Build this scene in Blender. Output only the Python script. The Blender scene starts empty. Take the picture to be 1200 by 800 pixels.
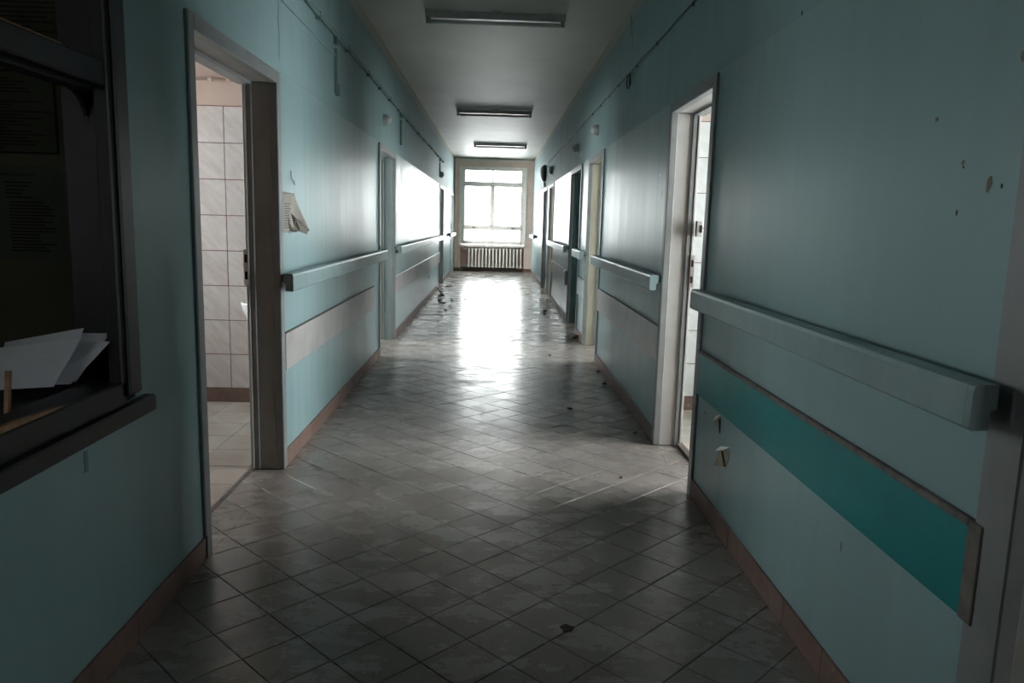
import bpy, bmesh, math, random
from mathutils import Vector, Matrix

random.seed(7)
S = bpy.context.scene
COL = S.collection

# ------------------------------------------------------------------ camera
U = 1.39                                   # eye height, metres
CAM_RIGHT = Vector((0.99939182, -0.02248208, 0.02665614))
CAM_UP = Vector((-0.02287434, 0.15431633, 0.98775667))
CAM_FWD = Vector((0.0263203, 0.98776567, -0.15370822))
cam = bpy.data.objects.new('camera', bpy.data.cameras.new('camera'))
COL.objects.link(cam)
M = Matrix((CAM_RIGHT, CAM_UP, -CAM_FWD)).transposed().to_4x4()
M.translation = Vector((0, 0, U))
cam.matrix_world = M
cam.data.sensor_width = 36.0
cam.data.lens = 36.0 * 894.27 / 1200.0
cam.data.clip_start = 0.02
S.camera = cam

# ------------------------------------------------------------------ sky and exposure
world = bpy.data.worlds.new('overcast_sky')
S.world = world
world.use_nodes = True
bgn = world.node_tree.nodes['Background']
bgn.inputs['Color'].default_value = (0.97, 0.985, 1.0, 1)
bgn.inputs['Strength'].default_value = 21.5
S.view_settings.view_transform = 'Standard'
S.view_settings.look = 'None'
S.view_settings.gamma = 1.0
S.view_settings.use_curve_mapping = False
S.view_settings.exposure = 0.0
S.cycles.max_bounces = 10
S.cycles.diffuse_bounces = 7
S.cycles.glossy_bounces = 4
S.cycles.transparent_max_bounces = 16
S.cycles.sample_clamp_indirect = 8.0
S.cycles.caustics_reflective = False
S.cycles.caustics_refractive = False

# ------------------------------------------------------------------ dimensions
XL, XR = -1.149, 1.064
YB, YE = -3.0, 21.654                      # back wall behind the camera, end wall
H = 3.131
HD = 2.13                                  # top of the door casings
TW = 0.16                                  # wall thickness at the doors

# ------------------------------------------------------------------ materials
def nodes(name):
    m = bpy.data.materials.new(name)
    m.use_nodes = True
    nt = m.node_tree
    return m, nt, nt.nodes['Principled BSDF']

def N(nt, kind, **kw):
    n = nt.nodes.new(kind)
    for k, v in kw.items():
        if k in n.inputs:
            n.inputs[k].default_value = v
        else:
            setattr(n, k, v)
    return n

def pos(nt, scale=(1, 1, 1)):
    g = N(nt, 'ShaderNodeNewGeometry')
    mp = N(nt, 'ShaderNodeMapping')
    mp.inputs['Scale'].default_value = scale
    nt.links.new(g.outputs['Position'], mp.inputs['Vector'])
    return mp.outputs['Vector']

def noise(nt, vec, scale, detail=4, rough=0.55):
    n = N(nt, 'ShaderNodeTexNoise')
    n.inputs['Scale'].default_value = scale
    n.inputs['Detail'].default_value = detail
    n.inputs['Roughness'].default_value = rough
    nt.links.new(vec, n.inputs['Vector'])
    return n.outputs['Fac']

def ramp(nt, fac, stops):
    r = N(nt, 'ShaderNodeValToRGB')
    e = r.color_ramp.elements
    while len(e) < len(stops):
        e.new(0.5)
    for el, (p, c) in zip(e, stops):
        el.position = p
        el.color = (c, c, c, 1) if isinstance(c, (int, float)) else (*c, 1)
    nt.links.new(fac, r.inputs['Fac'])
    return r.outputs['Color']

def mixc(nt, fac, a, b):
    m = N(nt, 'ShaderNodeMix', data_type='RGBA')
    for sock, v in ((m.inputs['Factor'], fac), (m.inputs['A'], a), (m.inputs['B'], b)):
        pass
    ins = {'f': m.inputs[0], 'a': m.inputs[6], 'b': m.inputs[7]}
    for k, v in (('f', fac), ('a', a), ('b', b)):
        if hasattr(v, 'is_output'):
            nt.links.new(v, ins[k])
        elif isinstance(v, (int, float)):
            ins[k].default_value = v
        else:
            ins[k].default_value = (*v, 1)
    return m.outputs[2]

def mixf(nt, fac, a, b):
    m = N(nt, 'ShaderNodeMix')
    for i, v in ((0, fac), (2, a), (3, b)):
        if hasattr(v, 'is_output'):
            nt.links.new(v, m.inputs[i])
        else:
            m.inputs[i].default_value = v
    return m.outputs[0]

def bump(nt, bsdf, height, strength=0.2, dist=0.01):
    b = N(nt, 'ShaderNodeBump')
    b.inputs['Strength'].default_value = strength
    b.inputs['Distance'].default_value = dist
    nt.links.new(height, b.inputs['Height'])
    nt.links.new(b.outputs['Normal'], bsdf.inputs['Normal'])

def simple(name, c, rough=0.5, metal=0.0, var=0.12, scale=6, bmp=0.0, bscale=40, wear=None):
    m, nt, b = nodes(name)
    v = pos(nt)
    f = noise(nt, v, scale)
    lo = tuple(x * (1 - var) for x in c)
    hi = tuple(min(1, x * (1 + var)) for x in c)
    col = ramp(nt, f, [(0.3, lo), (0.7, hi)])
    if wear:
        wc, ws, wt = wear
        w = ramp(nt, noise(nt, v, ws, 6, 0.7), [(wt, 0.0), (wt + 0.05, 1.0)])
        col = mixc(nt, w, col, wc)
    nt.links.new(col, b.inputs['Base Color'])
    b.inputs['Roughness'].default_value = rough
    b.inputs['Metallic'].default_value = metal
    if bmp:
        bump(nt, b, noise(nt, v, bscale), bmp, 0.004)
    return m

def wall_paint():
    """teal oil paint: glossy dado coat up to the door heads, matt above, cream band under the ceiling"""
    m, nt, b = nodes('teal_wall_paint')
    v = pos(nt)
    base = ramp(nt, noise(nt, v, 1.3, 5), [(0.3, (0.262, 0.392, 0.408)), (0.7, (0.305, 0.44, 0.458))])
    # faint grimy drips
    vd = pos(nt, (4, 4, 0.35))
    drip = ramp(nt, noise(nt, vd, 1.6, 2, 0.5), [(0.45, 0.0), (0.85, 0.30)])
    base = mixc(nt, drip, base, (0.20, 0.29, 0.30))
    spots = ramp(nt, noise(nt, v, 22, 5, 0.7), [(0.76, 0.0), (0.80, 0.5)])
    base = mixc(nt, spots, base, (0.16, 0.2, 0.19))
    sep = N(nt, 'ShaderNodeSeparateXYZ')
    nt.links.new(v, sep.inputs['Vector'])
    edge = noise(nt, v, 5, 3)
    add = N(nt, 'ShaderNodeMath', operation='MULTIPLY_ADD')
    nt.links.new(edge, add.inputs[0]); add.inputs[1].default_value = 0.03
    nt.links.new(sep.outputs['Z'], add.inputs[2])
    band = ramp(nt, add.outputs[0], [(0.0, 0.0), (1.0, 0.0)])
    cream = N(nt, 'ShaderNodeMath', operation='GREATER_THAN'); cream.inputs[1].default_value = H - 0.085
    nt.links.new(add.outputs[0], cream.inputs[0])
    col = mixc(nt, cream.outputs[0], base, (0.46, 0.45, 0.39))
    nt.links.new(col, b.inputs['Base Color'])
    gl = N(nt, 'ShaderNodeMath', operation='LESS_THAN'); gl.inputs[1].default_value = 2.135
    nt.links.new(sep.outputs['Z'], gl.inputs[0])
    rlow = ramp(nt, noise(nt, pos(nt, (7, 7, 0.35)), 2.2, 1.0, 0.4), [(0.15, 0.27), (0.85, 0.40)])
    r = mixf(nt, gl.outputs[0], 0.62, rlow)
    nt.links.new(r, b.inputs['Roughness'])
    sp = mixf(nt, gl.outputs[0], 0.25, 0.28)
    nt.links.new(sp, b.inputs['Specular IOR Level'])
    # roller streaks + dents
    vs = pos(nt, (5, 5, 0.45))
    h1 = noise(nt, vs, 2.2, 1.0, 0.5)
    h2 = noise(nt, v, 4.0, 3, 0.5)
    mm = N(nt, 'ShaderNodeMath', operation='MULTIPLY_ADD')
    nt.links.new(h2, mm.inputs[0]); mm.inputs[1].default_value = 1.2; nt.links.new(h1, mm.inputs[2])
    bump(nt, b, mm.outputs[0], 0.07, 0.010)
    return m

def tile_floor():
    m, nt, b = nodes('dusty_floor_tile')
    v = pos(nt)
    oi = N(nt, 'ShaderNodeObjectInfo')
    t = ramp(nt, oi.outputs['Random'], [(0.0, (0.150, 0.120, 0.106)), (1.0, (0.195, 0.162, 0.146))])
    big = ramp(nt, noise(nt, v, 1.1, 6, 0.65), [(0.25, 0.15), (0.75, 0.75)])
    dust = (0.41, 0.365, 0.338)
    c = mixc(nt, big, t, dust)
    fine = ramp(nt, noise(nt, v, 60, 6, 0.75), [(0.35, 0.0), (0.75, 0.45)])
    c = mixc(nt, fine, c, (0.34, 0.32, 0.30))
    scuff = ramp(nt, noise(nt, pos(nt, (3.2, 1.1, 1)), 6, 8, 0.8), [(0.56, 0.0), (0.76, 0.7)])
    c = mixc(nt, scuff, c, (0.075, 0.062, 0.056))
    dark = ramp(nt, noise(nt, v, 9, 7, 0.75), [(0.60, 0.0), (0.80, 0.6)])
    c = mixc(nt, dark, c, (0.09, 0.07, 0.062))
    nt.links.new(c, b.inputs['Base Color'])
    w1 = noise(nt, pos(nt, (0.8, 1.5, 1)), 3.2, 8, 0.7)
    r = ramp(nt, w1, [(0.36, 0.16), (0.52, 0.27), (0.68, 0.5)])
    nt.links.new(r, b.inputs['Roughness'])
    b.inputs['Specular IOR Level'].default_value = 0.5
    bump(nt, b, noise(nt, v, 14, 5, 0.65), 0.05, 0.006)
    return m

def marble_tile(name, lo, hi):
    m, nt, b = nodes(name)
    v = pos(nt)
    oi = N(nt, 'ShaderNodeObjectInfo')
    off = N(nt, 'ShaderNodeVectorMath', operation='ADD')
    sc = N(nt, 'ShaderNodeVectorMath', operation='SCALE'); sc.inputs['Scale'].default_value = 13.0
    cm = N(nt, 'ShaderNodeCombineXYZ')
    for k in range(3):
        nt.links.new(oi.outputs['Random'], cm.inputs[k])
    nt.links.new(cm.outputs[0], sc.inputs[0])
    nt.links.new(v, off.inputs[0]); nt.links.new(sc.outputs[0], off.inputs[1])
    mp = N(nt, 'ShaderNodeMapping'); mp.vector_type = 'TEXTURE'; mp.inputs['Rotation'].default_value = (0, 0.75, 0); mp.inputs['Scale'].default_value = (0.8, 1, 0.22)
    nt.links.new(off.outputs[0], mp.inputs['Vector'])
    f = noise(nt, mp.outputs['Vector'], 4.5, 6, 0.6)
    nt.links.new(ramp(nt, f, [(0.35, lo), (0.65, hi)]), b.inputs['Base Color'])
    b.inputs['Roughness'].default_value = 0.22
    return m

def room_tile():
    m, nt, b = nodes('beige_room_tile')
    v = pos(nt)
    oi = N(nt, 'ShaderNodeObjectInfo')
    t = ramp(nt, oi.outputs['Random'], [(0.0, (0.36, 0.27, 0.225)), (1.0, (0.44, 0.35, 0.30))])
    d = ramp(nt, noise(nt, v, 2.2, 6, 0.65), [(0.35, 0.1), (0.6, 0.95)])
    nt.links.new(mixc(nt, d, t, (0.56, 0.52, 0.47)), b.inputs['Base Color'])
    b.inputs['Roughness'].default_value = 0.55
    return m

def glass_pane():
    m, nt, b = nodes('window_glass')
    nt.nodes.remove(b)
    tr = N(nt, 'ShaderNodeBsdfTransparent'); tr.inputs['Color'].default_value = (0.95, 0.97, 0.96, 1)
    gl = N(nt, 'ShaderNodeBsdfGlossy'); gl.inputs['Roughness'].default_value = 0.02
    fr = N(nt, 'ShaderNodeFresnel'); fr.inputs['IOR'].default_value = 1.45
    mx = N(nt, 'ShaderNodeMixShader')
    nt.links.new(fr.outputs[0], mx.inputs[0]); nt.links.new(tr.outputs[0], mx.inputs[1]); nt.links.new(gl.outputs[0], mx.inputs[2])
    nt.links.new(mx.outputs[0], nt.nodes['Material Output'].inputs['Surface'])
    return m

MAT = {
    'wall': wall_paint(),
    'ceiling': simple('grey_white_ceiling', (0.50, 0.49, 0.45), 0.55, var=0.08, scale=1.5, bmp=0.08, bscale=5),
    'tile': tile_floor(),
    'grout': simple('dark_floor_grout', (0.10, 0.086, 0.077), 0.9, scale=20, var=0.3),
    'plinth': simple('terracotta_plinth', (0.215, 0.135, 0.112), 0.55, scale=9, var=0.2, wear=((0.3, 0.27, 0.25), 14, 0.66)),
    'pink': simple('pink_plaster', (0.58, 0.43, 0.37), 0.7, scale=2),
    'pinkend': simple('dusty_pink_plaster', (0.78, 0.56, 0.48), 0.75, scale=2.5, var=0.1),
    'cream': simple('cream_plaster', (0.62, 0.60, 0.53), 0.7, scale=2),
    'roomwall': simple('pale_room_plaster', (0.60, 0.59, 0.55), 0.75, scale=2),
    'roomfloor': simple('beige_room_floor', (0.52, 0.455, 0.40), 0.6, scale=5, var=0.2, wear=((0.5, 0.47, 0.44), 7, 0.55)),
    'roomtile': room_tile(),
    'casing': simple('grey_painted_steel_casing', (0.25, 0.265, 0.265), 0.42, scale=10, var=0.1, wear=((0.55, 0.53, 0.5), 30, 0.70)),
    'jambgrey': simple('grey_painted_jamb', (0.36, 0.35, 0.33), 0.5, scale=5, var=0.1, wear=((0.16, 0.15, 0.14), 40, 0.72)),
    'jamblight': simple('pale_grey_jamb', (0.48, 0.47, 0.45), 0.5, scale=5, var=0.08, wear=((0.2, 0.19, 0.18), 40, 0.73)),
    'jambcream': simple('cream_jamb', (0.50, 0.47, 0.38), 0.55, scale=5, var=0.08),
    'jambblue': simple('blue_grey_jamb', (0.27, 0.34, 0.35), 0.5, scale=5, var=0.08),
    'jambteal': simple('dark_teal_jamb', (0.09, 0.175, 0.185), 0.5, scale=5, var=0.1),
    'rail': simple('grey_blue_handrail_paint', (0.245, 0.345, 0.355), 0.36, scale=7, var=0.1, wear=((0.12, 0.13, 0.13), 35, 0.73)),
    'bracket': simple('dark_bracket_steel', (0.10, 0.12, 0.125), 0.5),
    'bumper': simple('warm_grey_laminate_bumper', (0.45, 0.435, 0.425), 0.4, scale=4, var=0.12, wear=((0.14, 0.12, 0.11), 16, 0.68)),
    'bluebumper': simple('pale_blue_bumper', (0.50, 0.60, 0.62), 0.35, scale=4),
    'teal': simple('bright_teal_laminate', (0.0, 0.225, 0.230), 0.35, scale=3, var=0.15),
    'bumperedge': simple('grimy_bumper_edge', (0.15, 0.13, 0.115), 0.6, scale=20, var=0.35),
    'blackwood': simple('black_painted_wood', (0.012, 0.012, 0.014), 0.42, scale=12, var=0.3, wear=((0.06, 0.06, 0.062), 26, 0.69)),
    'olive': simple('olive_partition_board', (0.24, 0.225, 0.165), 0.7, scale=3),
    'posterpaper': simple('olive_grey_poster_paper', (0.15, 0.15, 0.115), 0.7, scale=8),
    'noticepaper': simple('grey_notice_paper', (0.19, 0.20, 0.17), 0.7, scale=8),
    'ink': simple('dark_print', (0.012, 0.012, 0.011), 0.8),
    'paper': simple('white_envelope_paper', (0.62, 0.64, 0.70), 0.7, scale=8, var=0.05),
    'oldpaper': simple('yellowed_notice_paper', (0.40, 0.375, 0.33), 0.75, scale=14, var=0.1),
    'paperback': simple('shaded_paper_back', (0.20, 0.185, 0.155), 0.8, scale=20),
    'wood': simple('raw_splintered_wood', (0.33, 0.19, 0.10), 0.7, scale=30, var=0.35),
    'cabletrunk': simple('painted_cable_trunking', (0.20, 0.29, 0.295), 0.8, scale=8),
    'cable': simple('dark_cable', (0.035, 0.045, 0.045), 0.6),
    'plastic': simple('white_lamp_plastic', (0.55, 0.57, 0.55), 0.35, scale=9),
    'fixture': simple('grey_enamel_luminaire', (0.42, 0.42, 0.40), 0.4, scale=12),
    'tube': simple('white_fluorescent_tube', (0.80, 0.80, 0.78), 0.18, var=0.03),
    'chrome': simple('dull_chrome', (0.6, 0.6, 0.6), 0.3, metal=1.0),
    'black': simple('black_hole', (0.004, 0.004, 0.004), 0.9),
    'darkplastic': simple('black_plastic', (0.02, 0.023, 0.024), 0.45),
    'greydome': simple('grey_clock_face', (0.30, 0.31, 0.30), 0.25),
    'winframe': simple('worn_white_window_paint', (0.85, 0.78, 0.72), 0.5, scale=12, var=0.1, wear=((0.2, 0.17, 0.14), 12, 0.68)),
    'radiator': simple('ivory_radiator_paint', (0.66, 0.63, 0.57), 0.4, scale=9),
    'basin': simple('white_ceramic', (0.85, 0.85, 0.84), 0.12, var=0.02),
    'plaster': simple('exposed_plaster', (0.48, 0.42, 0.30), 0.9, scale=40, var=0.25),
    'tan': simple('tan_bare_plaster', (0.20, 0.19, 0.14), 0.9, scale=40, var=0.3),
    'flake': simple('curled_paint_flake', (0.70, 0.74, 0.72), 0.5),
    'rubble': simple('dark_rubble', (0.035, 0.03, 0.026), 0.9, scale=50, var=0.4),
    'rubblewhite': simple('white_plaster_rubble', (0.6, 0.59, 0.56), 0.9, scale=50),
    'marble': marble_tile('pink_marbled_wall_tile', (0.66, 0.57, 0.55), (0.78, 0.71, 0.695)),
    'marblewhite': marble_tile('white_marbled_wall_tile', (0.74, 0.71, 0.70), (0.83, 0.81, 0.80)),
    'redgrout': simple('reddish_grout', (0.16, 0.045, 0.035), 0.9),
    'glass': glass_pane(),
}

# ------------------------------------------------------------------ helpers
class MB:
    """collects shapes into one mesh"""
    def __init__(s):
        s.bm = bmesh.new()

    def box(s, x0, x1, y0, y1, z0, z1):
        if x0 > x1: x0, x1 = x1, x0
        if y0 > y1: y0, y1 = y1, y0
        if z0 > z1: z0, z1 = z1, z0
        c = [s.bm.verts.new(p) for p in ((x0, y0, z0), (x1, y0, z0), (x1, y1, z0), (x0, y1, z0), (x0, y0, z1), (x1, y0, z1), (x1, y1, z1), (x0, y1, z1))]
        for f in ((3, 2, 1, 0), (4, 5, 6, 7), (0, 1, 5, 4), (1, 2, 6, 5), (2, 3, 7, 6), (3, 0, 4, 7)):
            s.bm.faces.new([c[i] for i in f])
        return s

    def rbox(s, x0, x1, y0, y1, z0, z1, r=0.004, seg=1):
        n0 = len(s.bm.edges)
        t = MB().box(x0, x1, y0, y1, z0, z1)
        bmesh.ops.bevel(t.bm, geom=t.bm.edges[:], offset=r, segments=seg, affect='EDGES', profile=0.5)
        s.join(t)
        return s

    def join(s, t):
        me = bpy.data.meshes.new('tmp')
        t.bm.to_mesh(me); t.bm.free()
        s.bm.from_mesh(me)
        bpy.data.meshes.remove(me)

    def prism(s, poly, axis, a, b):
        """poly: 2-D points; extruded along axis from a to b"""
        def mk(p, t):
            u, v = p
            return ((t, u, v), (u, t, v), (u, v, t))[axis]
        A = [s.bm.verts.new(mk(p, a)) for p in poly]
        B = [s.bm.verts.new(mk(p, b)) for p in poly]
        n = len(poly)
        s.bm.faces.new(A[::-1]); s.bm.faces.new(B)
        for i in range(n):
            s.bm.faces.new((A[i], A[(i + 1) % n], B[(i + 1) % n], B[i]))
        return s

    def tube(s, pts, r, n=8):
        pts = [Vector(p) for p in pts]
        rings = []
        for i, p in enumerate(pts):
            d = (pts[min(i + 1, len(pts) - 1)] - pts[max(i - 1, 0)]).normalized()
            a = d.orthogonal().normalized() if abs(d.z) > 0.9 else d.cross(Vector((0, 0, 1))).normalized()
            b = d.cross(a)
            rr = r[i] if isinstance(r, (list, tuple)) else r
            rings.append([s.bm.verts.new(p + (a * math.cos(2 * math.pi * k / n) + b * math.sin(2 * math.pi * k / n)) * rr) for k in range(n)])
        for A, B in zip(rings, rings[1:]):
            for k in range(n):
                s.bm.faces.new((A[k], A[(k + 1) % n], B[(k + 1) % n], B[k]))
        s.bm.faces.new(rings[0][::-1]); s.bm.faces.new(rings[-1])
        return s

    def lathe(s, prof, n=20, centre=(0, 0, 0), axis=2):
        """prof: (radius, height) pairs around an axis through centre"""
        rings = []
        for r, h in prof:
            ring = []
            for k in range(n):
                a = 2 * math.pi * k / n
                u, v = r * math.cos(a), r * math.sin(a)
                p = ((h, u, v), (u, h, v), (u, v, h))[axis]
                ring.append(s.bm.verts.new(Vector(p) + Vector(centre)))
            rings.append(ring)
        for A, B in zip(rings, rings[1:]):
            for k in range(n):
                s.bm.faces.new((A[k], A[(k + 1) % n], B[(k + 1) % n], B[k]))
        s.bm.faces.new(rings[0][::-1]); s.bm.faces.new(rings[-1])
        return s

    def sheet(s, quad, t=0.0008):
        """a thin slab from four corners"""
        q = [Vector(p) for p in quad]
        n = (q[1] - q[0]).cross(q[3] - q[0]).normalized() * t
        A = [s.bm.verts.new(p) for p in q]; B = [s.bm.verts.new(p + n) for p in q]
        s.bm.faces.new(A[::-1]); s.bm.faces.new(B)
        for i in range(4):
            s.bm.faces.new((A[i], A[(i + 1) % 4], B[(i + 1) % 4], B[i]))
        return s

    def lump(s, c, r, seed, squash=0.6):
        rnd = random.Random(seed)
        t = bmesh.new()
        bmesh.ops.create_icosphere(t, subdivisions=1, radius=1)
        for v in t.verts:
            k = rnd.uniform(0.65, 1.15)
            v.co = Vector((v.co.x * r * k, v.co.y * r * k * rnd.uniform(0.8, 1.2), (v.co.z * squash * k) * r))
        zmin = min(v.co.z for v in t.verts)
        for v in t.verts:
            v.co += Vector((c[0], c[1], c[2] - zmin))
        o = MB(); o.bm.free(); o.bm = t
        s.join(o)
        return s

    def mesh(s, name, mat, smooth=False):
        bmesh.ops.recalc_face_normals(s.bm, faces=s.bm.faces[:])
        me = bpy.data.meshes.new(name)
        s.bm.to_mesh(me); s.bm.free()
        if mat: me.materials.append(MAT[mat])
        if smooth:
            for p in me.polygons: p.use_smooth = True
        return me

    def build(s, name, mat, parent=None, smooth=False):
        return put(name, s.mesh(name, mat, smooth), parent)

def world_loc(o):
    v = Vector((0, 0, 0))
    while o:
        v += o.location; o = o.parent
    return v

def put(name, me, parent=None, loc=(0, 0, 0)):
    o = bpy.data.objects.new(name, me)
    COL.objects.link(o)
    o.location = Vector(loc)
    if parent:
        o.parent = parent
        o.location = Vector(loc) - world_loc(parent)
    return o

def thing(name, label, cat, loc, group=None):
    o = bpy.data.objects.new(name, None)
    COL.objects.link(o)
    o.empty_display_size = 0.05
    o.location = loc
    return tag(o, label, cat, group)

def tag(o, label, cat, group=None):
    o['label'] = label; o['category'] = cat
    if group: o['group'] = group
    return o

def struct(o):
    o['kind'] = 'structure'
    return o

def stuff(o):
    o['kind'] = 'stuff'
    return o

def root(name, loc=(0, 0, 0)):
    o = bpy.data.objects.new(name, None)
    COL.objects.link(o); o.location = loc
    return struct(o)

# ------------------------------------------------------------------ doors of the corridor
# side, y0, y1 outer casing edges, jamb material
DOORS = [
    ('L', 2.954, 4.174, 'jambgrey'),
    ('L', 7.675, 8.937, 'jambblue'),
    ('L', 16.05, 17.30, 'jambblue'),
    ('L', 20.25, 21.50, 'jambblue'),
    ('R', 0.40, 1.545, 'jambgrey'),
    ('R', 3.793, 4.790, 'jamblight'),
    ('R', 7.622, 8.839, 'jambcream'),
    ('R', 9.530, 10.86, 'jambteal'),
    ('R', 14.00, 15.15, 'jambcream'),
    ('R', 15.70, 16.94, 'jambblue'),
]
CW = 0.062                                 # casing width
WIN_R = (0.90, 2.44, 0.80, 2.16)           # reception window opening: y0, y1, z0, z1

def side_wall(side):
    x = XL if side == 'L' else XR
    s = -1 if side == 'L' else 1
    mb = MB()
    ops = [(y0 + 0.03, y1 - 0.03, 0.0, HD - 0.03) for sd, y0, y1, _ in DOORS if sd == side]
    if side == 'L':
        ops.append((WIN_R[0], WIN_R[1], WIN_R[2], WIN_R[3]))
    ops.sort()
    y = YB - 0.2
    for a, b, z0, z1 in ops:
        mb.box(x, x + s * TW, y, a, -0.1, H + 0.05)
        mb.box(x, x + s * TW, a, b, z1, H + 0.05)
        if z0 > 0:
            mb.box(x, x + s * TW, a, b, -0.1, z0)
        y = b
    mb.box(x, x + s * TW, y, YE + 0.25, -0.1, H + 0.05)
    return struct(mb.build('wall_left' if side == 'L' else 'wall_right', 'wall'))

wall_left = side_wall('L')
wall_right = side_wall('R')
struct(MB().box(XL - 0.1, XR + 0.1, YB, YE + 0.3, H, H + 0.2).build('ceiling', 'ceiling'))
struct(MB().box(XL - TW, XR + TW, YB - 0.15, YB, -0.1, H + 0.05).build('wall_back', 'wall'))  # closing wall added out of view to keep the corridor dark behind

# ------------------------------------------------------------------ floor with its tiles
floor = struct(MB().box(XL - 0.4, XR + 0.4, YB - 0.15, YE + 0.36, -0.12, -0.007).build('floor', 'grout'))
TS = 0.1435 * U
TH = -0.79516
T0 = Vector((-0.24401 * U, 2.12759 * U))
E1 = Vector((math.cos(TH), math.sin(TH))) * TS
E2 = Vector((-math.sin(TH), math.cos(TH))) * TS

def clip(poly, a, b, c):
    """keep the part of the polygon where a*x+b*y <= c"""
    out = []
    for i, p in enumerate(poly):
        q = poly[(i + 1) % len(poly)]
        dp, dq = a * p[0] + b * p[1] - c, a * q[0] + b * q[1] - c
        if dp <= 0: out.append(p)
        if dp * dq < 0:
            t = dp / (dp - dq)
            out.append((p[0] + (q[0] - p[0]) * t, p[1] + (q[1] - p[1]) * t))
    return out

def clip_rect(poly, x0, x1, y0, y1):
    for a, b, c in ((-1, 0, -x0), (1, 0, x1), (0, -1, -y0), (0, 1, y1)):
        poly = clip(poly, a, b, c)
        if len(poly) < 3: return []
    return poly

def area(poly):
    return 0.5 * abs(sum(p[0] * q[1] - q[0] * p[1] for p, q in zip(poly, poly[1:] + poly[:1])))

def tile_shape(mb, poly, origin, tilt=(0, 0, 0), ch=0.0010):
    """a chamfered slab with its top near z = 0"""
    cx = sum(p[0] for p in poly) / len(poly); cy = sum(p[1] for p in poly) / len(poly)
    def z(x, y): return tilt[0] + tilt[1] * (x - cx) + tilt[2] * (y - cy)
    n = len(poly)
    top, mid, low = [], [], []
    for x, y in poly:
        d = math.hypot(cx - x, cy - y) or 1
        ix, iy = x + (cx - x) / d * ch * 1.4, y + (cy - y) / d * ch * 1.4
        top.append(mb.bm.verts.new((ix - origin[0], iy - origin[1], z(ix, iy))))
        mid.append(mb.bm.verts.new((x - origin[0], y - origin[1], z(x, y) - ch)))
        low.append(mb.bm.verts.new((x - origin[0], y - origin[1], -0.0065)))
    mb.bm.faces.new(top)
    for A, B in ((mid, top), (low, mid)):
        for i in range(n):
            mb.bm.faces.new((A[i], A[(i + 1) % n], B[(i + 1) % n], B[i]))

alcoves = [((XL - TW + 0.005, XL) if sd == 'L' else (XR, XR + 0.135), y0 + CW, y1 - CW) for sd, y0, y1, _ in DOORS]
full_meshes = []
J = 0.0016                                  # half a joint
for k in range(6):
    mb = MB()
    g = [E1 * a + E2 * b for a, b in ((-0.5, -0.5), (0.5, -0.5), (0.5, 0.5), (-0.5, 0.5))]
    f = 1 - 2 * J / TS
    tile_shape(mb, [(p.x * f, p.y * f) for p in g], (0, 0), (random.uniform(-0.0006, 0.0006), random.uniform(-0.004, 0.004), random.uniform(-0.004, 0.004)))
    full_meshes.append(mb.mesh('tile', 'tile'))

far = MB()
cand = []
for i in range(-90, 110):
    for j in range(-110, 110):
        c = T0 + E1 * (i + 0.5) + E2 * (j + 0.5)
        if not (XL - 0.32 < c.x < XR + 0.32 and YB - 0.1 < c.y < YE + 0.2): continue
        g = [c + (E1 * a + E2 * b) * (1 - 2 * J / TS) for a, b in ((-0.5, -0.5), (0.5, -0.5), (0.5, 0.5), (-0.5, 0.5))]
        poly = [(p.x, p.y) for p in g]
        pieces = [q for q in [clip_rect(poly, XL + 0.002, XR - 0.002, YB + 0.002, YE - 0.01)] if q and area(q) > 2e-5]
        for (ax0, ax1), ay0, ay1 in alcoves:
            q = clip_rect(poly, ax0 + (0.002 if ax0 == XR else 0) - (0.004 if ax0 == XR else 0), ax1 + (0.002 if ax1 == XL else 0), ay0, ay1)
            if q and area(q) > 2e-5: pieces.append(q)
        if not pieces: continue
        whole = len(pieces) == 1 and abs(area(pieces[0]) - area(poly)) < 1e-7
        cand.append((c, pieces, whole))

near = [t for t in cand if 1.75 < t[0].y < 6.1]
near.sort(key=lambda t: t[0].y)
near_ids = set(id(t) for t in near[:298])
for t in cand:
    c, pieces, whole = t
    if id(t) in near_ids:
        if whole:
            put('tile', random.choice(full_meshes), floor, (c.x, c.y, 0))
        else:
            mb = MB()
            tl = (random.uniform(-0.0006, 0.0006), random.uniform(-0.003, 0.003), random.uniform(-0.003, 0.003))
            for q in pieces: tile_shape(mb, q, (c.x, c.y), tl)
            put('tile', mb.mesh('tile', 'tile'), floor, (c.x, c.y, 0))
    else:
        tl = (random.uniform(-0.0006, 0.0006), random.uniform(-0.004, 0.004), random.uniform(-0.004, 0.004))
        for q in pieces: tile_shape(far, q, (0, 0), tl)
stuff(far.build('tile_field', 'tile', floor))

# ------------------------------------------------------------------ plinth tiles along both walls
def spans(side, lo, hi):
    out = []; y = lo
    for sd, a, b, _ in DOORS:
        if sd != side: continue
        if a > y: out.append((y, min(a, hi)))
        y = b
    out.append((y, hi))
    return [s for s in out if s[1] - s[0] > 0.02]

for side, nm in (('L', 'baseboard_left'), ('R', 'baseboard_right')):
    base = root(nm, (XL if side == 'L' else XR, 0, 0))
    farb = MB()
    for a, b in spans(side, YB, YE):
        n = max(1, round((b - a) / 0.30))
        for k in range(n):
            y0, y1 = a + (b - a) * k / n + 0.0012, a + (b - a) * (k + 1) / n - 0.0012
            t = 0.011 + random.uniform(-0.001, 0.001)
            z = 0.096 + random.uniform(-0.0015, 0.0015)
            bx = (XL, XL + t) if side == 'L' else (XR - t, XR)
            if -0.2 < y0 < 7.7:
                MB().rbox(*bx, y0, y1, 0.0005, z, 0.0015).build('plinth_tile', 'plinth', base)
            else:
                farb.rbox(*bx, y0, y1, 0.0005, z, 0.0015)
    stuff(farb.build('plinth_run', 'plinth', base))

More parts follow.
